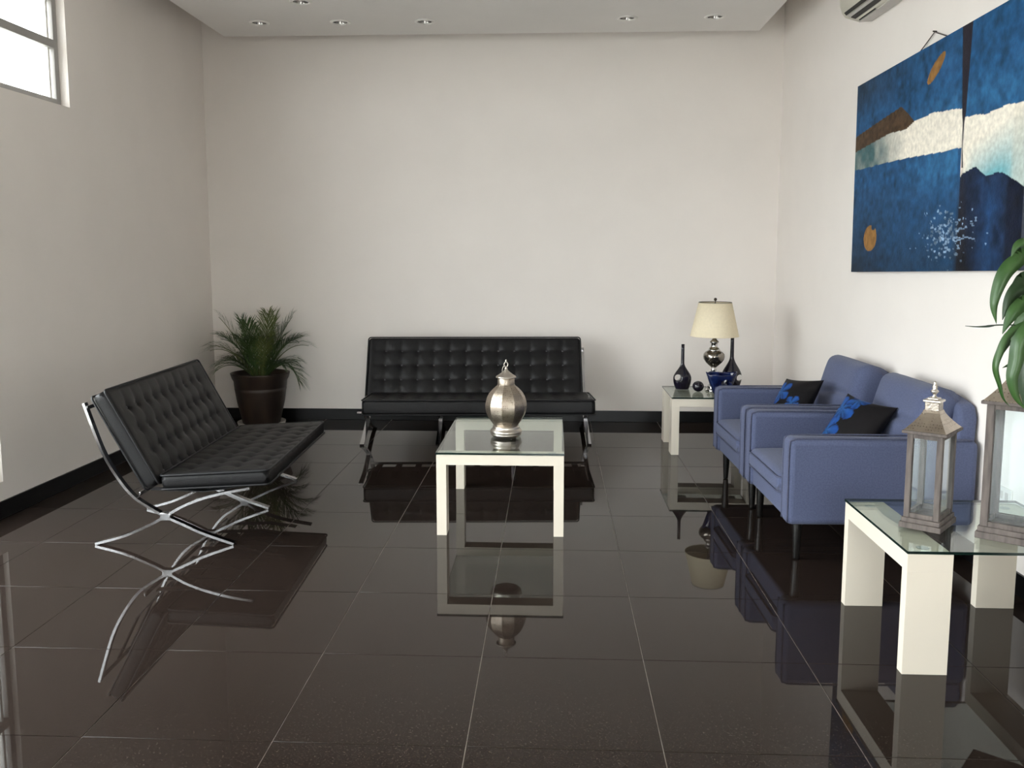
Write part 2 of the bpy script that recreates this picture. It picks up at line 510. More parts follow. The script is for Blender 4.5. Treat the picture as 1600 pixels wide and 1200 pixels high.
def _bx(a, b, n, q, c, d, f, bev):
    bm = bmesh.new(); box(bm, a, b, n, q, c, d, bev=bev, seg=1, mp=f)
    bmesh.ops.recalc_face_normals(bm, faces=bm.faces[:]); return bm
window('window_1', wl, W1, .055, [2.79, 3.08], 1)
window('window_2', wl, W2, .03, 1, 2)
window('window_3', wl, W3, .05, 1, 2)
# unseen glass door, added behind the viewpoint to let in more daylight
rootd = struct(bpy.data.objects.new('added_light_door', None)); COL.objects.link(rootd)
for a, b in ((-.5, -.43), (.565, .635), (1.63, 1.7)): obj('door_stile', _bx(a, b, .05, .10, 0.0, 2.4, wf, .003), ALU, rootd)
for a, b in ((-.43, .565), (.635, 1.63)):
    for c, d in ((0.0, .10), (2.05, 2.11), (2.33, 2.4)): obj('door_rail', _bx(a, b, .05, .10, c, d, wf, .003), ALU, rootd)
    obj('pane', _bx(a, b, .072, .08, .10, 2.33, wf, 0), PANE, rootd)
for q in (.50, .70):
    obj('door_handle', tube([(q, YB-SL+.0, .85), (q, YB-SL+.0, 1.25)], .012, 10), CHROME, rootd)
# outside paving that the windows look onto
bm = bmesh.new(); box(bm, -40, 40, -40, 40, -.40, -.14)
struct(obj('ground', bm, OUT))

# hung ceiling panel with downlight holes
PX0, PX1, PY0, PY1, PZ0, PZ1 = -2.735, 1.655, YB-SL+.3, 7.505, 3.275, 3.42
lights = [(-2.30, 7.08), (-1.663, 7.09), (-1.003, 7.10), (.557, 7.07), (1.22, 7.06), (-1.813, 6.52)]
RH = .062
bm = bmesh.new()
hx = .09
xs = sorted({PX0, PX1, *[x+s*hx for x, y in lights for s in (-1, 1)]})
ysl = sorted({PY0, PY1, *[y+s*hx for x, y in lights for s in (-1, 1)]})
def incell(x, y): return next(((a, b) for a, b in lights if abs(x-a) < hx and abs(y-b) < hx), None)
holes_done = set()
for i in range(len(xs)-1):
    for j in range(len(ysl)-1):
        a, b, c, d = xs[i], xs[i+1], ysl[j], ysl[j+1]
        if incell((a+b)/2, (c+d)/2): continue
        bm.faces.new([bm.verts.new(q) for q in ((a, c, PZ0), (a, d, PZ0), (b, d, PZ0), (b, c, PZ0))])
for (lx, ly) in lights:
    n = 32; inner, outer = [], []
    for k in range(n):
        an = 2*PI*k/n; c, s = math.cos(an), math.sin(an)
        m = hx/max(abs(c), abs(s))
        inner.append(bm.verts.new((lx+RH*c, ly+RH*s, PZ0))); outer.append(bm.verts.new((lx+m*c, ly+m*s, PZ0)))
    for k in range(n):
        q = (k+1) % n; bm.faces.new((inner[k], outer[k], outer[q], inner[q])[::-1])
for q in (((PX0, PY0), (PX0, PY1)), ((PX0, PY1), (PX1, PY1)), ((PX1, PY1), (PX1, PY0)), ((PX1, PY0), (PX0, PY0))):
    (a, b), (c, d) = q
    bm.faces.new([bm.verts.new(p) for p in ((a, b, PZ0), (a, b, PZ1), (c, d, PZ1), (c, d, PZ0))])
bm.faces.new([bm.verts.new(p) for p in ((PX0, PY0, PZ1), (PX1, PY0, PZ1), (PX1, PY1, PZ1), (PX0, PY1, PZ1))])
bmesh.ops.remove_doubles(bm, verts=bm.verts[:], dist=1e-5)
struct(obj('ceiling_panel', bm, CEIL))
bm = bmesh.new()
box(bm, PX0+.5, PX1-.5, PY0+.6, PY1-.55, PZ1, 3.6)
struct(obj('ceiling_panel_support', bm, CEIL))
def downlight(x, y, lab):
    t = thing('downlight', lab, 'light', (x, y, PZ0), 0, 'recessed ceiling downlights')
    o = obj('trim_ring', lathe([(RH-.004, .002), (RH-.004, -.004), (RH, -.008), (RH+.016, -.004), (RH+.018, .0), (RH+.010, .001), (RH-.004, .002)], 32, False), WHITEP, t)
    obj('reflector', lathe([(RH-.003, -.003), (.052, .035), (.040, .065), (.030, .075), (.030, .078), (.045, .07), (.058, .035), (RH-.001, -.003)], 32, False), SMOKE, t)
    obj('bulb', lathe([(0, .012), (.018, .016), (.028, .03), (.030, .045), (.022, .075), (0, .076)], 24, False), BULB, t)
    return t
labs = ['chrome ceiling downlight at the left end of the long row', 'second chrome ceiling downlight from the left in the long row',
        'third chrome ceiling downlight from the left in the long row', 'chrome ceiling downlight second from the right end of the row',
        'chrome ceiling downlight at the right end of the row near the air conditioner', 'ceiling downlight cut by the top of the photo in front of the row']
for (x, y), lb in zip(lights, labs): downlight(x, y, lb)

# ------------------------------------------------------------------ tufted chrome-framed seats
A_ = [(.73, .736), (.694, .621), (.642, .472), (.575, .349), (.496, .249), (.399, .183), (.344, .150), (.252, .107), (.154, .061), (0, .006)]
B_ = [(-.092, .298), (.042, .273), (.16, .241), (.262, .199), (.344, .150), (.419, .109), (.558, .048), (.71, .006)]
def tufted_seat(name, label, loc, rz, frames, b0, b1, s0, s1, zs, nb, st=.082):
    """local x runs along the length, y towards the back, origin at the first front foot"""
    t = thing(name, label, 'sofa', loc, rz)
    Z = lambda pts, x: smoothpath([(x, u, z*zs if z > .01 else z) for u, z in pts], 6)
    for x in frames:
        fr = obj('frame', flatbar(Z(A_, x), .034, .013), CHROME, t)
        fr2 = obj('cross_bar', flatbar(Z(B_, x), .034, .0128), CHROME, fr)
        b = bmesh.new(); box(b, x-.0175, x+.0175, .318, .372, .128*zs, .170*zs, .004)
        obj('joint_plate', b, CHROME, fr)
    x0, x1 = frames[0], frames[-1]
    for (u, z) in ((.716, .712), (.47, .268)):
        b = bmesh.new(); box(b, x0-.010, x1+.010, u-.005, u+.005, z*zs-.010, z*zs+.010, .003)
        obj('rail', b, CHROME, t)
    # leather straps under the cushions
    n = max(5, int((x1-x0)/.16))
    for k in range(n):
        x = x0+.08+(x1-x0-.16)*k/(n-1)
        obj('strap', flatbar([(x, -.01, .288*zs), (x, .16, .262*zs), (x, .44, .272*zs)], .05, .005), LEATHER_P, t)
        obj('strap', flatbar([(x, .44, .30*zs), (x, .55, .42*zs), (x, .66, .64*zs)], .05, .005), LEATHER_P, t)
    # cushions
    def place(bmx, org, dirv, nrm):
        ex, ey, ez = Vector((1, 0, 0)), Vector(dirv).normalized(), Vector(nrm).normalized()
        Mx = Matrix(((ex.x, ey.x, ez.x, org[0]), (ex.y, ey.y, ez.y, org[1]), (ex.z, ey.z, ez.z, org[2]), (0, 0, 0, 1)))
        xform(bmx, Mx); return bmx
    def cush(nm, L, W, T, org, d, nrm, rows, e=.028):
        m = .127*1.18; k = nb; stp = (L-2*m)/(k-1)
        bx = [m+stp*i for i in range(k)]; by = rows
        o = obj(nm, place(cushion(L, W, T, bx, by, e=e, nx=int(L/.0115), ny=int(W/.0125)), org, d, nrm), LEATHER, t)
        c = bmesh.new()
        for z in (T-.006, .006): tube(rim_loop(L, W, .022, z), .0055, 6, bm=c, closed=True)
        for v in c.verts:
            pass
        obj('piping', place(c, org, d, nrm), LEATHER_P, o)
        c = bmesh.new()
        for x in bx:
            for y in by:
                lathe([(.0145, 0), (.0135, .004), (.008, .008), (0, .0095)], 10, False, (x, y, T-.0275), c)
        q = obj('buttons', place(c, org, d, nrm), BUTTON, o); q['kind'] = 'stuff'
        return o
    L = b1-b0
    # back: base line from rear bottom towards the top; its tufted face looks forward
    ob = cush('backrest', L, .535, .086, (b0, .408, .302*zs), (0, .468, .884), (0, -.884, .468), [.045, .168, .293, .418])
    cush('seat', s1-s0, .545, st, (s0, -.215, (.416-st)*zs), (0, .998, -.052), (0, .052, .998), [.07, .19, .31, .43])
    return t

tufted_seat('tufted_loveseat', 'two-seat black tufted leather lounge seat side-on by the left wall', (-1.627, 4.342, 0), math.radians(92.4),
            [0, .645, 1.30], -.09, 1.215, -.09, 1.215, 1.0, 10)
a = math.radians(3.2)
fx = [k*1.772/3-.886 for k in range(4)]
tufted_seat('tufted_sofa', 'long black tufted leather sofa facing out from the back wall', (-.594, 6.765, 0), a,
            fx, -.905, .86, -.85, .91, .935, 12, .122)

# ------------------------------------------------------------------ glass-topped lacquer tables
def leg_table(name, label, loc, W, D, Ht, lw, ld, rail_h, along, pads=True):
    """two U-shaped boards carry a glass top; along='x': boards face the front"""
    t = thing(name, label, 'table', loc)
    g = .010
    zt = Ht-g-.002
    def u_board(x0, x1, y0, y1):
        parts = []
        if along == 'x':
            for a, b in ((x0, x0+lw), (x1-lw, x1)):
                m = bmesh.new(); box(m, a, b, y0, y1, 0, zt-rail_h, .0005, 1); obj('leg', m, LACQ, t)
        else:
            for a, b in ((y0, y0+ld), (y1-ld, y1)):
                m = bmesh.new(); box(m, x0, x1, a, b, 0, zt-rail_h, .0005, 1); obj('leg', m, LACQ, t)
        m = bmesh.new(); box(m, x0, x1, y0, y1, zt-rail_h, zt, .0005, 1); obj('top_rail', m, LACQ, t)
    if along == 'x':
        u_board(0, W, 0, ld); u_board(0, W, D-ld, D)
    else:
        u_board(0, lw, 0, D); u_board(W-lw, W, 0, D)
    m = bmesh.new(); box(m, -.003, W+.003, -.004, D+.004, Ht-g, Ht, .0)
    for f in m.faces: f.material_index = 0 if abs(f.normal.z) > .5 or f.calc_center_median().z > Ht-.001 or f.calc_center_median().z < Ht-g+.001 else 1
    obj('glass_top', m, GLASS, t, mats=[GLASS, GEDGE])
    if pads:
        c = (lw/2 if along == 'y' else .06, ld/2 if along == 'x' else .07)
        for px in (c[0], W-c[0]):
            for py in (c[1], D-c[1]):
                m = lathe([(.020, 0), (.022, .001), (.020, .002)], 20, True, (px, py, zt)); obj('pad', m, RUBBER, t)
    return t
leg_table('coffee_table', 'ivory coffee table with glass top in the middle of the room', (-.607, 4.540, 0), .670, 1.04, .447, .052, .105, .054, 'x')
leg_table('side_table', 'ivory glass-topped side table holding the lamp in the back right corner', (.884, 6.510, 0), .62, .58, .432, .056, .13, .058, 'x')
leg_table('lantern_table', 'white glass-topped table in the right foreground carrying two lanterns', (1.243, 3.052, 0), .70, .665, .452, .157, .045, .062, 'y')

# ------------------------------------------------------------------ silver urn lantern
t = thing('silver_urn_lantern', 'pierced silver urn lantern standing on the ivory coffee table', 'lantern', (-.262, 4.972, .447))
obj('foot', lathe([(.066, 0), (.078, .005), (.087, .014), (.088, .018), (.0865, .021), (.091, .028), (.091, .036), (.086, .044), (.076, .049), (.077, .054), (.075, .062), (.066, .068)], 48), SILVER, t)
def pierced(name):
    m = M(name, (.52, .47, .40), .30, 1.0)
    n, l = m.node_tree.nodes, m.node_tree.links; b = n['Principled BSDF']
    t_ = n.new('ShaderNodeTexCoord')
    v = n.new('ShaderNodeTexVoronoi'); v.inputs['Scale'].default_value = 95; v.inputs['Randomness'].default_value = .35
    l.new(t_.outputs['Object'], v.inputs['Vector'])
    mr = n.new('ShaderNodeMapRange'); mr.inputs[1].default_value = .16; mr.inputs[2].default_value = .30
    l.new(v.outputs['Distance'], mr.inputs[0])
    ns = n.new('ShaderNodeTexNoise'); ns.inputs['Scale'].default_value = 22; ns.inputs['Detail'].default_value = 4
    l.new(t_.outputs['Object'], ns.inputs['Vector'])
    m1 = n.new('ShaderNodeMix'); m1.data_type = 'RGBA'; m1.inputs['A'].default_value = (.58, .50, .41, 1); m1.inputs['B'].default_value = (.26, .215, .175, 1)
    l.new(ns.outputs[0], m1.inputs['Factor'])
    m2 = n.new('ShaderNodeMix'); m2.data_type = 'RGBA'; m2.inputs['A'].default_value = (.16, .13, .10, 1)
    l.new(mr.outputs[0], m2.inputs['Factor']); l.new(m1.outputs['Result'], m2.inputs['B']); l.new(m2.outputs['Result'], b.inputs['Base Color'])
    b.inputs['Roughness'].default_value = .38
    bp = n.new('ShaderNodeBump'); bp.inputs['Strength'].default_value = .35; bp.inputs['Distance'].default_value = .003
    l.new(mr.outputs[0], bp.inputs['Height']); l.new(bp.outputs[0], b.inputs['Normal'])
    return m
PIERCE = pierced('pierced_pewter')
ROOFM = pierced('embossed_pewter')
zz_ = [.066, .072, .095, .118, .140, .163, .186, .209, .231, .254, .277, .290, .299, .303]
rr_ = [.066, .0717, .089, .103, .112, .1165, .1176, .113, .1063, .0937, .073, .058, .0475, .0475]
prof = [(float(np.interp(z, zz_, rr_)), float(z)) for z in np.linspace(.066, .303, 34)]
bmu = bmesh.new(); seg = 100; lob = 10; rings = []
for r, z in prof:
    ring = []
    for k in range(seg):
        an = 2*PI*k/seg+.157; ph = (k*lob/seg) % 1.0
        fac = math.cos(PI/lob)/math.cos((ph-.5)*2*PI/lob)
        ring.append(bmu.verts.new((r*fac*1.012*math.cos(an), r*fac*1.012*math.sin(an), z)))
    rings.append(ring)
for a_, b_ in zip(rings, rings[1:]):
    for k in range(seg): f = bmu.faces.new((a_[k], a_[(k+1) % seg], b_[(k+1) % seg], b_[k])); f.smooth = True
bmu.faces.new(rings[0][::-1]); bmu.faces.new(rings[-1])
for a_, b_ in zip(rings, rings[1:]):
    for k in range(0, seg, seg//lob): bmu.edges.get((a_[k], b_[k])).smooth = False
obj('body', bmu, PIERCE, t)
obj('neck', lathe([(.0475, .297), (.048, .302), (.0475, .338), (.046, .340)], 40), PIERCE, t)
lid = obj('lid', lathe([(.050, .338), (.058, .340), (.0575, .344), (.054, .349), (.043, .355), (.028, .366), (.016, .376), (.011, .382), (.008, .388)], 40), SILVER, t)
obj('finial', lathe([(.006, .386), (.010, .391), (.006, .397), (.004, .402)], 16), SILVER, lid)
ring = [(.013*math.cos(q)*.8, 0, .414+.013*math.sin(q)) for q in [2*PI*k/20 for k in range(20)]]
obj('ring', tube(ring, .0028, 8, closed=True), SILVER, lid)
obj('tip', lathe([(.004, .426), (.005, .430), (.004, .440), (0, .444)], 12, True), SILVER, lid)
obj('bail', tube(smoothpath([(-.006, 0, .408), (-.016, .002, .400), (-.021, .003, .385), (-.022, .003, .372)], 5), .0016, 6), SILVER, lid)

# ------------------------------------------------------------------ corner ornaments on the side table
TZ = .432
def lbl(o, l, c, g=None): return tag(o, l, c, g)
def hole_vase(name, label, x, y, prof, hx_, hz, hr, flat):
    t = thing(name, label, 'vase', (x, y, TZ))
    b = lathe(prof, 48, True, sy=flat)
    cut = bmesh.new()
    bmesh.ops.create_cone(cut, cap_ends=True, segments=32, radius1=hr, radius2=hr, depth=.4, matrix=Matrix.Translation((hx_, 0, hz)) @ Matrix.Rotation(PI/2, 4, 'X'))
    booled(b, [cut], NAVYC, 'body', t)
    topr, topz = prof[-1]
    obj('lip', tube([(topr*.86*math.cos(2*PI*k/20), topr*.86*flat*math.sin(2*PI*k/20)*1.2, topz) for k in range(20)], .003, 6, closed=True), NAVYC, t)
    # body mesh shading
    for c in t.children:
        for p in c.data.polygons: p.use_smooth = True
    return t
def vprof(rb, rm, zm, zn, zt, rn, rt):
    pts = [(rb*.92, 0), (rb, .004)]
    for k in range(1, 9):
        q = k/8; pts.append((rb+(rm-rb)*math.sin(q*PI/2), .004+(zm-.004)*q))
    for k in range(1, 15):
        q = k/14; sm = .5+.5*math.cos(PI*q)
        pts.append((rn+(rm-rn)*sm**.92, zm+(zn-zm)*q))
    for k in range(1, 5): pts.append((rn+(rt-rn)*k/4, zn+(zt-zn)*k/4))
    return pts
hole_vase('hole_vase', 'shorter dark long-necked vase with a round hole, left of the lamp', 1.018, 6.94, vprof(.053, .071, .082, .205, .350, .0135, .0125), -.036, .091, .026, .62)
hole_vase('hole_vase', 'taller dark long-necked vase with a round hole, behind the blue bowl', 1.402, 6.955, vprof(.056, .080, .094, .255, .420, .0155, .013), .058, .091, .026, .62)
# ball
bm = bmesh.new(); bmesh.ops.create_icosphere(bm, subdivisions=4, radius=.043)
for v in bm.verts:
    n = v.co.normalized(); v.co *= 1+.035*max(0, math.sin(7*math.atan2(n.y, n.x)))*math.sin(PI*(n.z*.5+.5))
    v.co.z = v.co.z*.96
for f in bm.faces: f.smooth = True
o = tag(obj('decor_ball', bm, NAVYC), 'small dark glossy ball beside the shorter vase on the side table', 'ball'); o.location = (1.121, 6.80, TZ+.0415)
# blue bowl vase
t = thing('pierced_bowl', 'glossy cobalt blue bag-shaped bowl with a round hole in front of the lamp', 'bowl', (1.270, 6.668, TZ), math.radians(2))
bm = bmesh.new(); seg = 64; lev = 14; grid = {}
def bowlpt(k, q, inner):
    an = 2*PI*k/seg; c, s = math.cos(an), math.sin(an)
    q2 = q**.85
    ax = (.052+.066*q2)-(.007 if inner else 0); ay = (.034+.020*math.sin(q*PI*.6))-(.007 if inner else 0)
    top = .158+.014*abs(c)**4+.008*math.exp(-((c+.45)/.22)**2)-.006*math.exp(-((c+.8)/.14)**2)+.006*s
    z = (.008 if inner else 0)+q*(top-(.008 if inner else 0))
    e = .75
    return (ax*math.copysign(abs(c)**e, c)+.0, ay*math.copysign(abs(s)**e, s), z)
for inn in (0, 1):
    for i in range(lev+1):
        for k in range(seg): grid[(inn, i, k)] = bm.verts.new(bowlpt(k, i/lev, inn))
    for i in range(lev):
        for k in range(seg):
            q = (k+1) % seg; fc = (grid[(inn, i, k)], grid[(inn, i, q)], grid[(inn, i+1, q)], grid[(inn, i+1, k)])
            f = bm.faces.new(fc if not inn else fc[::-1]); f.smooth = True
    bt = [grid[(inn, 0, k)] for k in range(seg)]; bm.faces.new(bt[::-1] if not inn else bt)
for k in range(seg):
    q = (k+1) % seg; f = bm.faces.new((grid[(0, lev, k)], grid[(0, lev, q)], grid[(1, lev, q)], grid[(1, lev, k)])); f.smooth = True
cut = bmesh.new()
bmesh.ops.create_cone(cut, cap_ends=True, segments=32, radius1=.030, radius2=.030, depth=.10, matrix=Matrix.Translation((.025, -.062, .088)) @ Matrix.Rotation(PI/2, 4, 'X'))
o = booled(bm, [cut], COBALT, 'bowl_shell', t)
for p in o.data.polygons: p.use_smooth = True
# table lamp
t = thing('table_lamp', 'table lamp with cream shade and smoky glass urn base on the side table', 'lamp', (1.243, 6.85, TZ))
obj('base', lathe([(.060, 0), (.062, .006), (.058, .014), (.046, .02), (.050, .032), (.040, .046), (.024, .06), (.017, .085), (.022, .105), (.015, .125), (.014, .150), (.024, .162), (.016, .172), (.020, .186)], 40), MERC2, t)
obj('globe', lathe([(.018, .182), (.036, .198), (.062, .222), (.078, .246), (.082, .268), (.078, .288), (.064, .304), (.046, .314), (.036, .318)], 48), MERC, t)
obj('stem', lathe([(.047, .311), (.044, .320), (.036, .336), (.026, .340), (.024, .346), (.023, .368), (.034, .376), (.035, .382), (.024, .392), (.016, .402), (.014, .420), (.010, .424), (.010, .46)], 40), MERC2, t)
sh = obj('lamp_shade', lathe([(.184, .424), (.125, .684), (.1225, .684), (.1815, .424), (.184, .424)], 64, False), SHADE, t)
obj('shade_trim', tube([(.183*math.cos(2*PI*k/48), .183*math.sin(2*PI*k/48), .426) for k in range(48)], .0026, 6, closed=True), SHADE, sh)
obj('shade_trim', tube([(.124*math.cos(2*PI*k/48), .124*math.sin(2*PI*k/48), .683) for k in range(48)], .0026, 6, closed=True), BRONZE, sh)
hb = bmesh.new()
for k in range(3):
    an = 2*PI*k/3+.3; tube([(0, 0, .690), (.123*math.cos(an), .123*math.sin(an), .683)], .0018, 6, bm=hb)
tube([(0, 0, .45), (0, 0, .69)], .004, 8, bm=hb)
obj('harp', hb, BRONZE, t)
obj('finial', lathe([(.004, .688), (.004, .694), (.010, .699), (.012, .707), (.009, .716), (0, .719)], 20), BRONZE, t)
obj('bulb', lathe([(.012, .46), (.014, .48), (.028, .51), (.030, .53), (.018, .555), (0, .56)], 20), BULB, t)

# ------------------------------------------------------------------ blue armchairs
def armchair(label, loc, rz):
    t = thing('armchair', label, 'armchair', loc, rz, 'blue armchairs')
    HW, DP = .428, .893
    def arm(s):
        b = bmesh.new()
        y0, y1 = (HW-.115, HW) if s > 0 else (-HW, -HW+.115)
        box(b, 0, DP, y0, y1, .190, .614, .032, 4); xform(b, Matrix.Identity(4))
        for v in b.verts:
            v.co.z -= .012*max(0, (v.co.x-.55)/.35)**2 if v.co.z > .5 else 0
        o = obj('arm', b, BLUE, t)
        for yy in ((y0+.012), (y1-.012)):
            pth = smoothpath([(.004, yy, .205), (.003, yy, .40), (.004, yy, .576), (.022, yy, .605), (.10, yy, .6125), (.5, yy, .6125), (.86, yy, .604)], 6)
            obj('welt', tube(pth, .0045, 6), BLUE2, o)
    arm(1); arm(-1)
    b = bmesh.new(); box(b, .022, DP-.02, -HW+.10, HW-.10, .192, .305, .018, 3); obj('seat_base', b, BLUE, t)
    W = 2*(HW-.118)
    b = cushion(.70, W, .112, e=.042, nx=22, ny=22, crown=.014); xform(b, Matrix.Translation((-.012, -W/2, .300)))
    o = obj('seat_cushion', b, BLUE, t)
    for z in (.320, .394):
        lp = [(x-.012, y-W/2, z) for x, y, _ in rim_loop(.70, W, .045, 0)]
        obj('welt', tube(lp, .004, 6, closed=True), BLUE2, o)
    # back frame, slightly arched top with rounded shoulders
    b = bmesh.new(); n = 24; ring = []
    def arch(y): return .800-.040*(y/.375)**2
    out = [(-.375, .2)]
    for k in range(n+1):
        y = -.375+.75*k/n; z = arch(y); d = .375-abs(y)
        if d < .05: z -= .05-math.sqrt(max(0, .0025-(.05-d)**2))
        out.append((y, z))
    out.append((.375, .2))
    fr = [b.verts.new((.775+.045*(z-.2)/.6, y, z)) for y, z in out]; bk = [b.verts.new((.885+.022*(z-.2)/.6, y, z)) for y, z in out]
    b.faces.new(fr); b.faces.new(bk[::-1])
    for k in range(len(out)):
        q = (k+1) % len(out); b.faces.new((fr[q], fr[k], bk[k], bk[q]))
    bmesh.ops.recalc_face_normals(b, faces=b.faces[:])
    ed = [e for e in b.edges if len(e.link_faces) == 2 and any(len(f.verts) > 6 for f in e.link_faces) and max(v.co.z for v in e.verts) > .25]
    bmesh.ops.bevel(b, geom=ed, offset=.022, segments=3, affect='EDGES', profile=.5)
    for f in b.faces: f.smooth = len(f.verts) <= 6
    obj('backrest', b, BLUE, t)
    # loose back cushion: boxy with a crown and a horizontal tuck
    LW, LH, LT = .63, .395, .165
    b = cushion(LW, LH, LT, e=.055, nx=40, ny=36, crown=.034)
    for v in b.verts:
        x, y = v.co.x-LW/2, v.co.y
        if v.co.z > LT*.5:
            k = max(0, 1-(x/(LW*.5))**2)
            v.co.z -= .022*k**.5*math.exp(-((y-.175-.02*math.sin(7*x))/.016)**2)
            v.co.z += .006*math.sin(13*x+9*y)*k
    tl = math.radians(16)
    ex, ey, ez = Vector((0, -1, 0)), Vector((math.sin(tl), 0, math.cos(tl))), Vector((-math.cos(tl), 0, math.sin(tl)))
    og = Vector((.765, LW/2, .428))
    xform(b, Matrix(((ex.x, ey.x, ez.x, og.x), (ex.y, ey.y, ez.y, og.y), (ex.z, ey.z, ez.z, og.z), (0, 0, 0, 1))))
    o = obj('back_cushion', b, BLUE, t)
    # horizontal tuck seam on the cushion
    for (lx, ly, splay) in ((.075, -.345, -1), (.075, .345, 1), (.82, -.34, -1), (.82, .34, 1)):
        b = lathe([(.014, 0), (.016, .01), (.024, .19), (.024, .194)], 16); 
        for v in b.verts: v.co.y += splay*.004*(1-v.co.z/.19); 
        xform(b, Matrix.Translation((lx, ly, 0)))
        obj('leg', b, DLEG, t)
    return t
ch = armchair('blue fabric armchair behind the lanterns, nearer of the pair', (1.112, 4.600, 0), math.radians(1.4))
dup(ch, (1.088, 5.466, 0), math.radians(1.4), 'blue fabric armchair next to the lamp table, farther of the pair')

# throw pillows with a blue flower print
def throw_pillow(label, Mx, blooms, w_=.345):
    b = pillow(w_, w_, .12, 60, 2.4, .12)
    me = bpy.data.meshes.new('throw_pillow')
    lay = b.verts.layers.float_color.new('print')
    for v in b.verts:
        x, y = v.co.x, v.co.y; c = (.0065, .0055, .0065)
        for (cx, cy, R, n, ph) in blooms:
            dx, dy = x-cx, y-cy; r = math.hypot(dx, dy); an = math.atan2(dy, dx)+ph
            k = abs(math.cos(n*an/2)); lim = R*(.45+.55*k**.6)
            if r < lim:
                sh = .35+.65*abs(math.sin(3.1*an+14*r))
                vein = k < .28 and r > .2*R
                c = (.006, .012, .05) if vein else (.010*sh+.010*(1-r/R), .06*sh+.03*(1-r/R), .225*sh+.04)
                if sh < .42: c = (.006, .02, .10)
        v[lay] = (*c, 1)
    xform(b, Mx)
    o = obj('throw_pillow', b, PRINT)
    tag(o, label, 'pillow', 'black flowered throw pillows')
    return o
def basis(origin, ex, nz):
    ex = Vector(ex).normalized(); ez = Vector(nz); ez = (ez-ex*ez.dot(ex)).normalized(); ey = ez.cross(ex)
    return Matrix(((ex.x, ey.x, ez.x, origin[0]), (ex.y, ey.y, ez.y, origin[1]), (ex.z, ey.z, ez.z, origin[2]), (0, 0, 0, 1)))
throw_pillow('black pillow with blue flower print on the nearer armchair', basis((1.578, 4.630, .582), (.42, -.86, -.07), (-.68, -.36, .56)),
             [(-.10, .06, .10, 5, .3), (-.12, -.08, .09, 5, 1.0), (-.04, .14, .07, 5, .0)])
throw_pillow('black pillow with blue flower print on the farther armchair', basis((1.488, 5.460, .584), (.46, -.84, .09), (-.68, -.38, .56)),
             [(-.085, .03, .085, 5, .5), (.05, -.05, .06, 5, .2)], .315)

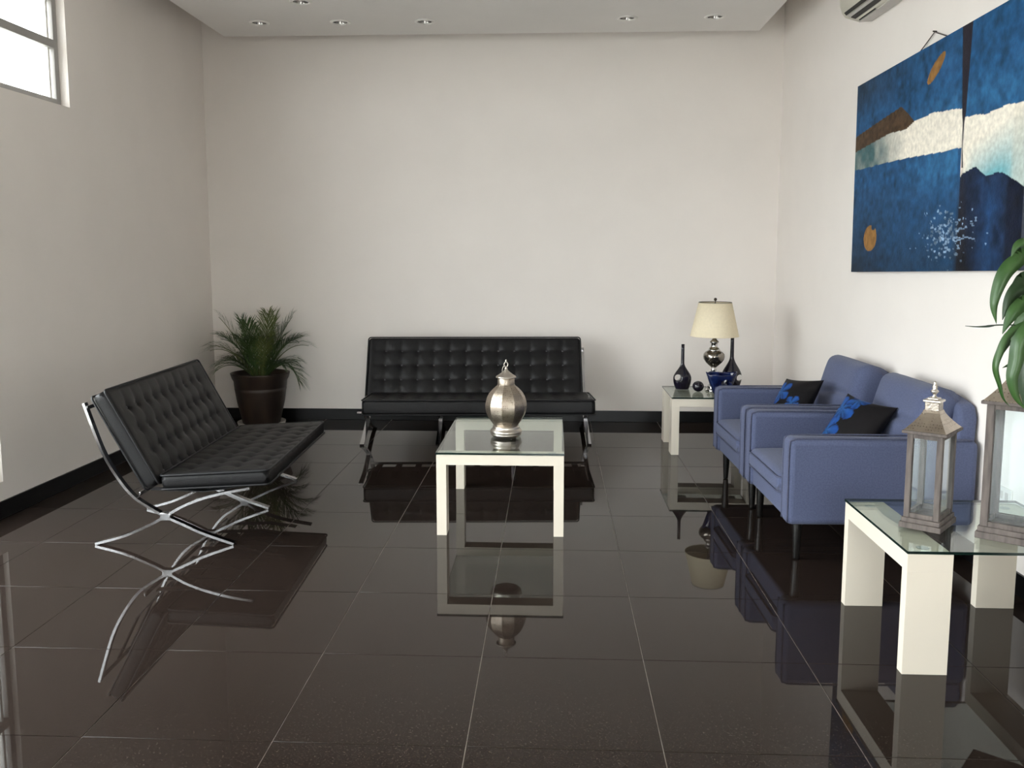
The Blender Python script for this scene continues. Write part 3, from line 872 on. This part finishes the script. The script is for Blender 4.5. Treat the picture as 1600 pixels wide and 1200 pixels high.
# ------------------------------------------------------------------ lanterns on the right table
def lantern(name, label, corner, ang, w1, w2, hb, hp, post, finial, z0, gap=.012):
    """corner = left base corner; edge 1 runs along ang, edge 2 along ang+90deg"""
    t = thing(name, label, 'lantern', (corner[0], corner[1], z0), ang)
    m = bmesh.new(); box(m, 0, w1, 0, w2, 0, hb*.55, .002, 1); box(m, .006, w1-.006, .006, w2-.006, hb*.55, hb, .002, 1)
    obj('base', m, GALV, t)
    i = gap
    for a, b in ((i, i), (w1-i-post, i), (i, w2-i-post), (w1-i-post, w2-i-post)):
        m = bmesh.new(); box(m, a, a+post, b, b+post, hb, hp, .0015, 1); obj('post', m, GALV, t)
    for (a, b, c, d) in ((i+post, w1-i-post, i+.002, i+post*.8), (i+post, w1-i-post, w2-i-post*.8, w2-i-.002),
                         (i+.002, i+post*.8, i+post, w2-i-post), (w1-i-post*.8, w1-i-.002, i+post, w2-i-post)):
        m = bmesh.new(); box(m, a, b, c, d, hb, hb+.018, .001, 1); obj('rail', m, GALV, t)
        m = bmesh.new(); box(m, a, b, c, d, hp-.018, hp, .001, 1); obj('rail', m, GALV, t)
        m = bmesh.new()
        if b-a > d-c: box(m, a, b, (c+d)/2-.0012, (c+d)/2+.0012, hb+.018, hp-.018)
        else: box(m, (a+b)/2-.0012, (a+b)/2+.0012, c, d, hb+.018, hp-.018)
        obj('pane', m, LPANE, t)
    # latch on the outer left side
    lt = bmesh.new(); tube([(i, w2*.5-.0, (hb+hp)/2), (i-.014, w2*.5, (hb+hp)/2)], .0022, 8, bm=lt); tube([(i-.012, w2*.5, (hb+hp)/2-.008), (i-.012, w2*.5, (hb+hp)/2+.008)], .003, 8, bm=lt)
    obj('latch', lt, SILVER, t)
    # roof: eave slab, concave hipped roof, collar, finial
    m = bmesh.new(); e = .008; box(m, -e+gap*.3, w1+e-gap*.3, -e+gap*.3, w2+e-gap*.3, hp, hp+.012, .002, 1); obj('eave', m, GALV, t)
    rf = bmesh.new(); rings = []
    rh = finial['roof']; nk = finial['neck']
    for k in range(9):
        q = k/8; s = (1-q)**1.35
        hx_, hy_ = nk+(w1/2-nk)*s, nk+(w2/2-nk)*s
        rings.append([rf.verts.new((w1/2+sx*hx_, w2/2+sy*hy_, hp+.012+rh*q)) for sx, sy in ((-1, -1), (1, -1), (1, 1), (-1, 1))])
    for a, b in zip(rings, rings[1:]):
        for k in range(4): rf.faces.new((a[k], a[(k+1) % 4], b[(k+1) % 4], b[k]))
    rf.faces.new(rings[0][::-1]); rf.faces.new(rings[-1])
    roof = obj('roof', rf, ROOFM, t)
    z = hp+.012+rh; cx, cy = w1/2, w2/2
    m = bmesh.new(); box(m, cx-nk*.92, cx+nk*.92, cy-nk*.92, cy+nk*.92, z-.002, z+finial['collar'], .002, 1); obj('collar', m, PEWTER, roof)
    m = bmesh.new(); z2 = z+finial['collar']; box(m, cx-nk*1.14, cx+nk*1.14, cy-nk*1.14, cy+nk*1.14, z2, z2+.009, .002, 1)
    box(m, cx-nk*.7, cx+nk*.7, cy-nk*.7, cy+nk*.7, z2+.009, z2+.016, .002, 1); obj('cap', m, SILVER, roof)
    k = finial['k']; z3 = z2+.015
    obj('finial', lathe([(.010*k, 0), (.010*k, .006*k), (.005*k, .010*k), (.009*k, .018*k), (.016*k, .026*k), (.014*k, .030*k), (.008*k, .036*k), (.011*k, .042*k), (.008*k, .052*k), (.005*k, .060*k), (.006*k, .064*k), (0, .070*k)], 20, True, (cx, cy, z3)), SILVER, roof)
    return t
lantern('lantern', 'smaller grey wood lantern with pierced silver roof and finial on white table', (1.316, 3.335), math.radians(-38.5), .150, .205, .040, .362, .021,
        {'roof': .072, 'neck': .028, 'collar': .030, 'k': .92}, .452)
lantern('lantern', 'larger grey wood lantern at the photo edge under the dracaena leaves', (1.543, 3.215), math.radians(-38.5), .215, .19, .045, .495, .026,
        {'roof': .10, 'neck': .036, 'collar': .04, 'k': 1.3}, .452)

# ------------------------------------------------------------------ potted palm
PXc, PYc = -2.545, 7.555
sa = obj('plant_saucer', lathe([(.150, .002), (.200, .003), (.206, .030), (.200, .030), (.194, .010), (0, .010)], 48, False), SAUC); sa.location = (PXc, PYc, 0)
tag(sa, 'pale round saucer under the brown palm pot', 'saucer')
t = thing('potted_palm', 'bushy green palm in a brown barrel pot in the back left corner', 'plant', (PXc, PYc, .011))
obj('pot', lathe([(.148, 0), (.160, .01), (.180, .10), (.203, .20), (.216, .29), (.221, .315), (.215, .320), (.221, .326), (.226, .38), (.240, .405), (.250, .438), (.252, .448), (.244, .450), (.232, .440), (.222, .41), (.18, .40), (0, .395)], 56, False), POTM, t)
obj('soil', lathe([(.222, .396), (.15, .408), (0, .415)], 32, False), SOIL, t)
def frond(az, el, L, droop, mt, seed, twist=0):
    r = random.Random(seed); b = bmesh.new()
    n = 22; pts = []
    p = Vector((.05*math.cos(az), .05*math.sin(az), .40)); d = Vector((math.cos(az)*math.cos(el), math.sin(az)*math.cos(el), math.sin(el)))
    for k in range(n+1):
        pts.append(p.copy()); p = p+d*(L/n)
        d = (d+Vector((0, 0, -droop/n*(.4+1.6*k/n)))).normalized()
        wx, wy = PXc+p.x, PYc+p.y
        if wy > YB-.05: d.y -= .25*max(0, d.y); p.y = min(p.y, YB-.03-PYc)
        if wx < -3.03: d.x = abs(d.x)*.2; p.x = max(p.x, -3.03-PXc)
        if p.x**2+p.y**2 > .245**2: pass
        d.normalize()
    tube(pts, [.005*(1-.8*k/n)+.0008 for k in range(n+1)], 5, bm=b)
    for k in range(5, n+1):
        for sgn in (-1, 1):
            for sub in (0, .5) if k % 2 else (0,):
                kk = min(n-.01, k-1+sub); i = int(kk); q = pts[i].lerp(pts[i+1], kk-i)
                dd = (pts[i+1]-pts[i]).normalized(); side = dd.cross(Vector((0, 0, 1)))
                if side.length < .1: side = Vector((math.sin(az), -math.cos(az), 0))
                side.normalize(); upv = side.cross(dd)
                f = kk/n; ll = L*(.34*math.sin(PI*min(1, (f-.12)*1.06))**.7+.08)*(.85+.3*r.random())
                dr = (dd*(.75+.5*f)+side*sgn*(.85-.35*f)+upv*(.25+.15*r.random())).normalized()
                w0 = .0030+.0014*r.random()
                tip = q+dr*ll+Vector((0, 0, -.22*ll*(.6+r.random())))
                mid = q+dr*ll*.55+Vector((0, 0, -.02*ll))
                for vv in (tip, mid):
                    vv.y = min(vv.y, YB-.02-PYc); vv.x = max(vv.x, -3.04-PXc)
                nn = dr.cross(upv).normalized()*w0
                a1, a2 = b.verts.new(q-nn*.4), b.verts.new(q+nn*.4)
                m1, m2 = b.verts.new(mid-nn), b.verts.new(mid+nn); tp = b.verts.new(tip)
                b.faces.new((a1, a2, m2, m1)); b.faces.new((m1, m2, tp))
    for f in b.faces: f.smooth = True
    return obj('frond', b, mt, t)
rr = random.Random(3)
spec = []
for k in range(6): spec.append((2*PI*k/6+.5, math.radians(70+8*rr.random()), .53+.10*rr.random(), .7, PALM if k % 2 else PALM2))
for k in range(11): spec.append((2*PI*k/11+.1, math.radians(58+10*rr.random()), .49+.06*rr.random(), 1.3, PALM if k % 3 == 0 else PALM2))
for az in (-30, 8, 40, 150, 172, 200, 225, 320): spec.append((math.radians(az), math.radians(42+14*rr.random()), .36+.06*rr.random(), 1.5, PALM2))
spec += [(math.radians(-14), math.radians(54), .44, 3.0, PALM2), (math.radians(190), math.radians(60), .48, 1.5, PALM), (math.radians(12), math.radians(62), .50, 1.5, PALM), (math.radians(168), math.radians(50), .42, 1.6, PALM)]
for k, (az, el, L, dr, mt) in enumerate(spec): frond(az, el, L, dr, mt, k)
for k in range(9):
    an = 2*PI*k/9; obj('stalk', tube([(.04*math.cos(an), .04*math.sin(an), .395), (.06*math.cos(an+.3), .06*math.sin(an+.3), .52+.06*rr.random())], [.009, .005], 8), STALK, t)

# ------------------------------------------------------------------ dracaena at the right edge
DX, DY = 1.62, 2.62
t = thing('dracaena', 'tall dracaena with drooping green leaves at the right edge of the photo', 'plant', (DX, DY, 0))
obj('planter', lathe([(.115, 0), (.125, .01), (.150, .30), (.158, .31), (.158, .335), (.146, .335), (.140, .30), (0, .295)], 40, False), POTM, t)
obj('soil', lathe([(.139, .296), (.06, .302), (0, .304)], 24, False), SOIL, t)
obj('cane', tube(smoothpath([(0, 0, .29), (.01, .01, .6), (.0, .06, .95), (.02, .12, 1.28)], 6), [.022]*7+[.020]*6+[.018]*6, 12), CANE, t)
def leaf(pts, width, mt, tw=0.0, fold=.25, tip=.75, name='leaf', face=None):
    P = smoothpath(pts, 6); n = len(P); b = bmesh.new(); rows = []
    view = Vector((-.42, -.87, .25)) if face is None else Vector(face)
    for i, p in enumerate(P):
        q = i/(n-1); d = (P[min(i+1, n-1)]-P[max(i-1, 0)]).normalized()
        nrm = (view-d*view.dot(d)).normalized(); nrm = Matrix.Rotation(tw*(q-.3), 3, d) @ nrm
        s = d.cross(nrm).normalized()
        wq = .78*width/2*(.45+.55*math.sin(min(1, q/.45)*PI/2))*(1-max(0, (q-tip*.55)/(1-tip*.55))**1.8)+.0006
        wav = .10*math.sin(q*11+len(pts))
        rows.append([b.verts.new(p-s*wq+nrm*wq*(fold+wav)), b.verts.new(p-nrm*.0), b.verts.new(p+s*wq+nrm*wq*(fold-wav)), b.verts.new(p-nrm*.0014)])
    for a_, c in zip(rows, rows[1:]):
        for k in range(4):
            f = b.faces.new((a_[k], a_[(k+1) % 4], c[(k+1) % 4], c[k])); f.smooth = True
    bmesh.ops.recalc_face_normals(b, faces=b.faces[:])
    o = obj(name, b, mt, t)
    o.location = (-DX, -DY, 0)
    return o
C0 = (1.645, 2.74, 1.30)
leaf([(1.64, 2.78, 1.42), (1.541, 2.95, 1.482), (1.498, 2.95, 1.459), (1.464, 2.95, 1.423), (1.443, 2.95, 1.371), (1.433, 2.95, 1.313), (1.444, 2.95, 1.254)], .062, DRAC, .5)
leaf([(1.645, 2.78, 1.36), (1.578, 3.0, 1.407), (1.533, 3.0, 1.369), (1.503, 3.0, 1.323), (1.487, 3.0, 1.263)], .062, DRAC2, .4)
leaf([(1.64, 2.77, 1.31), (1.531, 2.9, 1.332), (1.483, 2.9, 1.308), (1.459, 2.9, 1.271), (1.44, 2.9, 1.225)], .056, DRAC, .3)
leaf([(1.64, 2.80, 1.26), (1.463, 2.95, 1.25), (1.42, 2.95, 1.244), (1.38, 2.95, 1.244), (1.345, 2.95, 1.248)], .030, DRAC2, 0, face=(0, 0, 1))
leaf([(1.64, 2.80, 1.44), (1.53, 2.92, 1.504), (1.499, 2.92, 1.514), (1.476, 2.92, 1.504), (1.462, 2.92, 1.47)], .042, DRAC, .4)
leaf([(1.64, 2.78, 1.28), (1.52, 2.86, 1.27), (1.455, 2.88, 1.23), (1.426, 2.88, 1.166), (1.417, 2.88, 1.118), (1.432, 2.88, 1.067), (1.447, 2.88, 1.021), (1.469, 2.88, .992)], .030, DRAC, 1.8)
leaf([(1.64, 2.77, 1.30), (1.55, 2.81, 1.30), (1.487, 2.82, 1.257), (1.456, 2.82, 1.207), (1.448, 2.82, 1.146), (1.440, 2.82, 1.092), (1.456, 2.82, 1.035), (1.486, 2.82, .994)], .060, DRAC, .6)
leaf([(1.64, 2.82, 1.28), (1.593, 3.02, 1.262), (1.549, 3.02, 1.229), (1.516, 3.02, 1.187), (1.500, 3.02, 1.139)], .058, DRAC2, .2)
leaf([(1.64, 2.82, 1.20), (1.564, 2.98, 1.149), (1.531, 2.98, 1.127), (1.487, 2.98, 1.106)], .030, DRAC2, .2)
leaf([(1.64, 2.77, 1.25), (1.56, 2.84, 1.23), (1.512, 2.85, 1.163), (1.500, 2.85, 1.102), (1.498, 2.85, 1.047), (1.505, 2.85, .980)], .078, DRAC2, .2)
leaf([(1.64, 2.80, 1.27), (1.558, 2.95, 1.236), (1.532, 2.95, 1.188), (1.505, 2.95, 1.140)], .050, DRAC2, .1)
leaf([(1.64, 2.78, 1.24), (1.585, 2.80, 1.19), (1.548, 2.80, 1.11), (1.54, 2.80, 1.00)], .075, DRAC2, .2)
leaf([(1.64, 2.80, 1.34), (1.57, 2.93, 1.31), (1.525, 2.97, 1.235), (1.515, 2.97, 1.15)], .055, DRAC, .4)
leaf([(1.64, 2.80, 1.18), (1.575, 2.90, 1.15), (1.53, 2.92, 1.09), (1.512, 2.92, 1.02)], .050, DRAC2, .5)
for k in range(16):
    an = -2.2+4.0*k/15+rr.uniform(-.1, .1); hz = 1.28+.16*rr.random(); L = .26+.12*rr.random()
    c, s = math.cos(an), math.sin(an)
    bx, by = 1.645, 2.75
    leaf([(bx, by, hz), (bx+c*L*.45, by+s*L*.45, hz+.10), (bx+c*L*.8, by+s*L*.8, hz+.04), (bx+c*L, by+s*L, hz-.12)], .055, DRAC if k % 2 else DRAC2, .3, face=(c*.3, s*.3, 1))

# ------------------------------------------------------------------ painting
t = thing('painting', 'large blue and white abstract canvas hung on the right wall', 'painting', (0, 0, 0))
PU, PV = 2.0, 1.185
def psurf(u, v, d):                 # u along the wall from the far edge, v up, d proud of the wall
    c, s = math.cos(.022), math.sin(.022)
    return wr(1.889+u*c-v*s, -d, 1.366+u*s+v*c)
NU, NV = 380, 226
U, V = np.meshgrid(np.linspace(0, PU, NU+1), np.linspace(0, PV, NV+1), indexing='ij')
def ip(pts, x): p = np.array(pts); return np.interp(x, p[:, 0], p[:, 1])
def noise2(sc, seed):
    r = np.random.default_rng(seed); g = r.random((int(PU*sc)+4, int(PV*sc)+4))
    x, y = U*sc, V*sc; i, j = x.astype(int), y.astype(int); fx_, fy_ = x-i, y-j
    fx_ = fx_*fx_*(3-2*fx_); fy_ = fy_*fy_*(3-2*fy_)
    return (g[i, j]*(1-fx_)+g[i+1, j]*fx_)*(1-fy_)+(g[i, j+1]*(1-fx_)+g[i+1, j+1]*fx_)*fy_
n1, n2, n3 = noise2(4, 1), noise2(14, 2), noise2(45, 3)
def mixc(a, b, f): f = np.clip(f, 0, 1)[..., None]; return a*(1-f)+b*f
CC = lambda *c: np.array(c, float)
blue_hi, blue_lo, navy = CC(.028, .150, .365), CC(.018, .075, .195), CC(.010, .020, .055)
cl = np.broadcast_to(blue_hi, U.shape+(3,)).copy()
cl = mixc(cl, blue_lo, .9*n1*.5+.5*n2*.6+.25*(n3-.5)+.15)
ur = np.clip(1-U/1.0, 0, 1)
low = np.clip((.60-V)/.6, 0, 1)
cl = mixc(cl, CC(.020, .045, .088), low*.55+.75*np.clip(.55-U, 0, 1)*np.clip(.65-V, 0, 1)*1.6+.35*(n2-.5))
cl = mixc(cl, CC(.045, .185, .40), np.exp(-((V-.54)/.10)**2)*np.clip((U-.7)/.6, 0, 1)*(U < 1.4)*.75+np.exp(-((V-.80)/.10)**2)*(V > .7)*np.clip((U-.8)/.4, 0, 1)*.45)
cl = mixc(cl, CC(.022, .050, .10), np.clip((V-.92)/.2, 0, 1)*ur*1.1)
upv = ip([(0, .84), (.03, .85), (.69, .88), (.872, .819), (1.118, .824), (1.416, .789), (1.44, .745), (1.648, .724), (1.813, .731), (2.0, .716)], U)+.006*(n2-.5)
lov = ip([(0, .655), (.467, .641), (.825, .632), (1.14, .611), (1.43, .603), (1.4301, .46), (1.448, .472), (1.577, .49), (1.63, .462), (1.677, .435), (1.75, .44), (1.816, .437), (2.0, .362)], U)+.006*(n2-.5)
band = (V < upv) & (V > lov)
bc = np.broadcast_to(CC(.86, .80, .69), U.shape+(3,)).copy()
bc = mixc(bc, CC(.055, .125, .135), np.clip((.80-U)/.5, 0, 1)*.95+.35*(n2-.5)*np.clip((1.0-U)/.5, 0, 1))
bc = mixc(bc, CC(.18, .42, .47), np.clip((U-1.45)/.1, 0, 1)*np.clip((.62-V+.25*(U-1.6)*.9)/.22, 0, 1)*(.5+.7*n1))
bc = mixc(bc, CC(.60, .55, .45), np.clip((U-1.88)/.03, 0, 1)*.35)
cl[band] = bc[band]
# dark mountain on the right of the pole
mt_ = (U > 1.43) & (V <= lov)
mc = mixc(np.broadcast_to(navy, U.shape+(3,)).copy(), CC(.016, .058, .165), np.clip(1-np.abs(U-1.72)/.18, 0, 1)*np.clip((lov-V)/.06, 0, 1)*(.45+.7*n2))
mc = mixc(mc, CC(.008, .012, .035), np.clip((U-1.86)/.02, 0, 1)*.75)
cl[mt_] = mc[mt_]
# brown wedge
tp = ip([(0, .862), (.031, .868), (.40, .905), (.693, .931), (.80, .87), (.872, .822)], U); bt = ip([(0, .765), (.03, .771), (.30, .79), (.544, .806), (.767, .792), (.872, .818)], U)
wd = (V < tp) & (V > bt) & (U < .872)
wc = mixc(np.broadcast_to(CC(.050, .027, .014), U.shape+(3,)).copy(), CC(.10, .062, .032), (n3*.9+n2*.3-.25)); cl[wd] = wc[wd]
# dark pole narrowing downwards, spreading again below the band
hw = ip([(0, .085), (.25, .07), (.45, .04), (.50, .012), (.60, .007), (.72, .012), (.76, .022), (1.185, .055)], V)
cx = ip([(0, 1.47), (.45, 1.45), (.60, 1.436), (.76, 1.438), (1.185, 1.436)], V)
pd = np.clip((hw-np.abs(U-cx))/np.where(V < .5, .05, .006), 0, 1)
cl = mixc(cl, CC(.020, .017, .026), pd*np.where(V < .5, .85, 1))
# ochre ovals
def oval(u0, v0, a_, b_, an):
    du, dv = U-u0, V-v0; c, s = math.cos(an), math.sin(an); x, y = du*c+dv*s, -du*s+dv*c
    return (x/a_)**2+(y/b_)**2 < 1+.25*(n2-.5)
og = mixc(np.broadcast_to(CC(.33, .165, .045), U.shape+(3,)).copy(), CC(.20, .10, .03), n3*.9)
o1 = oval(1.115, 1.049, .115, .036, .54); cl[o1] = og[o1]
o2 = oval(.30, .21, .105, .080, .0) & ~oval(.36, .285, .045, .028, .4); cl[o2] = og[o2]
# splashes
r5 = np.random.default_rng(5)
for _ in range(180):
    a_, b_ = r5.normal(1.30, .15), r5.normal(.185, .062)
    sz = r5.uniform(.0028, .0062)*(1.25 if abs(a_-1.3) < .18 else .8); el = r5.uniform(.6, 3.0)
    d = ((U-a_)/(sz*el))**2+((V-b_)/sz)**2 < 1
    cl[d] = CC(.40, .50, .72)*r5.uniform(.45, 1.2)
d = (np.abs(V-(.155+.006*np.sin(U*30))) < .0028) & (U > 1.38) & (U < 1.60); cl[d] = CC(.45, .56, .8)
cl = np.clip(cl, 0.002, .9)
is_blue = (cl[..., 2] > 1.6*cl[..., 0]) & ~band
n4 = noise2(26, 9); cl[is_blue] *= np.clip(.58+.40*n1+.45*(n2-.5)+.45*(n4-.5)+.3*(n3-.5), .25, 1.6)[is_blue][..., None]*(1-.34*low)[is_blue][..., None]*np.array([.86, 1, .98])
verts = [psurf(float(a_), float(b_), .034) for a_, b_ in zip(U.ravel(), V.ravel())]
idx = np.arange((NU+1)*(NV+1)).reshape(NU+1, NV+1)
fc = np.stack([idx[:-1, :-1], idx[1:, :-1], idx[1:, 1:], idx[:-1, 1:]], -1).reshape(-1, 4)
me = bpy.data.meshes.new('canvas'); me.from_pydata(verts, [], fc[:, ::-1].tolist())
at = me.color_attributes.new('print', 'FLOAT_COLOR', 'POINT')
at.data.foreach_set('color', np.concatenate([cl, np.ones(U.shape+(1,))], -1).astype(np.float32).ravel())
me.materials.append(CANVAS)
o = bpy.data.objects.new('canvas', me); COL.objects.link(o); o.parent = t
bm = bmesh.new(); box(bm, 0, PU, 0, PV, .004, .0335, mp=psurf); bmesh.ops.recalc_face_normals(bm, faces=bm.faces[:])
obj('stretcher', bm, TRUNKW, t)
obj('hanging_cord', tube([wr(2.70, -.012, 2.57), wr(2.884, -.010, 2.643), wr(3.04, -.012, 2.585)], .0032, 6), CORD, t)
obj('nail', tube([wr(2.884, .01, 2.645), wr(2.884, -.02, 2.647)], .004, 8), BRONZE, t)

# ------------------------------------------------------------------ wall air conditioner
t = thing('air_conditioner', 'ivory wall-mounted air conditioner high on the right wall', 'air conditioner', (0, 0, 0))
S0, S1 = 1.96, 2.88
pr = [(0, 3.265), (.15, 3.265), (.195, 3.235), (.205, 3.10), (.200, 3.02), (.185, 2.975), (.165, 2.952), (.085, 2.928), (.0, 2.935)]
bm = bmesh.new(); ra = [bm.verts.new(wr(S0, -n, z)) for n, z in pr]; rb = [bm.verts.new(wr(S1, -n, z)) for n, z in pr]
for k in range(len(pr)):
    q = (k+1) % len(pr); f = bm.faces.new((ra[k], ra[q], rb[q], rb[k])); f.smooth = 0 < k < 7
bm.faces.new(ra[::-1]); bm.faces.new(rb); bmesh.ops.recalc_face_normals(bm, faces=bm.faces[:])
obj('housing', bm, ACW, t)
def acbar(nm, n0, n1, z0, z1, sa, sb, mt):
    bm = bmesh.new(); ps = [(n0, z0), (n1, z1)]
    d = Vector((n1-n0, z1-z0)).normalized(); nn = Vector((d.y, -d.x))*.006
    if nn.y > 0: nn = -nn
    quad = [(n0, z0), (n1, z1), (n1+nn.x, z1+nn.y), (n0+nn.x, z0+nn.y)]
    a = [bm.verts.new(wr(sa, -x, z)) for x, z in quad]; b = [bm.verts.new(wr(sb, -x, z)) for x, z in quad]
    for k in range(4): bm.faces.new((a[k], a[(k+1) % 4], b[(k+1) % 4], b[k]))
    bm.faces.new(a[::-1]); bm.faces.new(b); bmesh.ops.recalc_face_normals(bm, faces=bm.faces[:])
    return obj(nm, bm, mt, t)
acbar('outlet_slot', .186, .172, 2.973, 2.957, S0+.05, S1-.05, ACD)
acbar('louvre', .168, .150, 2.954, 2.948, S0+.05, S1-.05, ACG)
acbar('outlet_slot', .146, .118, 2.947, 2.939, S0+.05, S1-.05, ACD)
acbar('louvre', .114, .100, 2.938, 2.933, S0+.05, S1-.05, ACW)
acbar('outlet_slot', .097, .090, 2.932, 2.930, S0+.05, S0+.30, ACD)
acbar('bottom_panel', .084, .004, 2.9285, 2.9345, S0+.01, S1-.01, ACG)

# ------------------------------------------------------------------ wall socket behind the large lantern
t = thing('wall_socket', 'pale wall socket low on the right wall, seen through the larger lantern', 'socket', (0, 0, 0))
bm = bmesh.new(); box(bm, 3.78, 3.895, -.008, .0, .365, .44, .002, 1, mp=wr); bmesh.ops.recalc_face_normals(bm, faces=bm.faces[:]); obj('plate', bm, WHITEP, t)
for s in (3.815, 3.86):
    bm = bmesh.new(); box(bm, s-.013, s+.013, -.010, -.007, .385, .42, .001, 1, mp=wr); bmesh.ops.recalc_face_normals(bm, faces=bm.faces[:]); obj('outlet', bm, ACG, t)
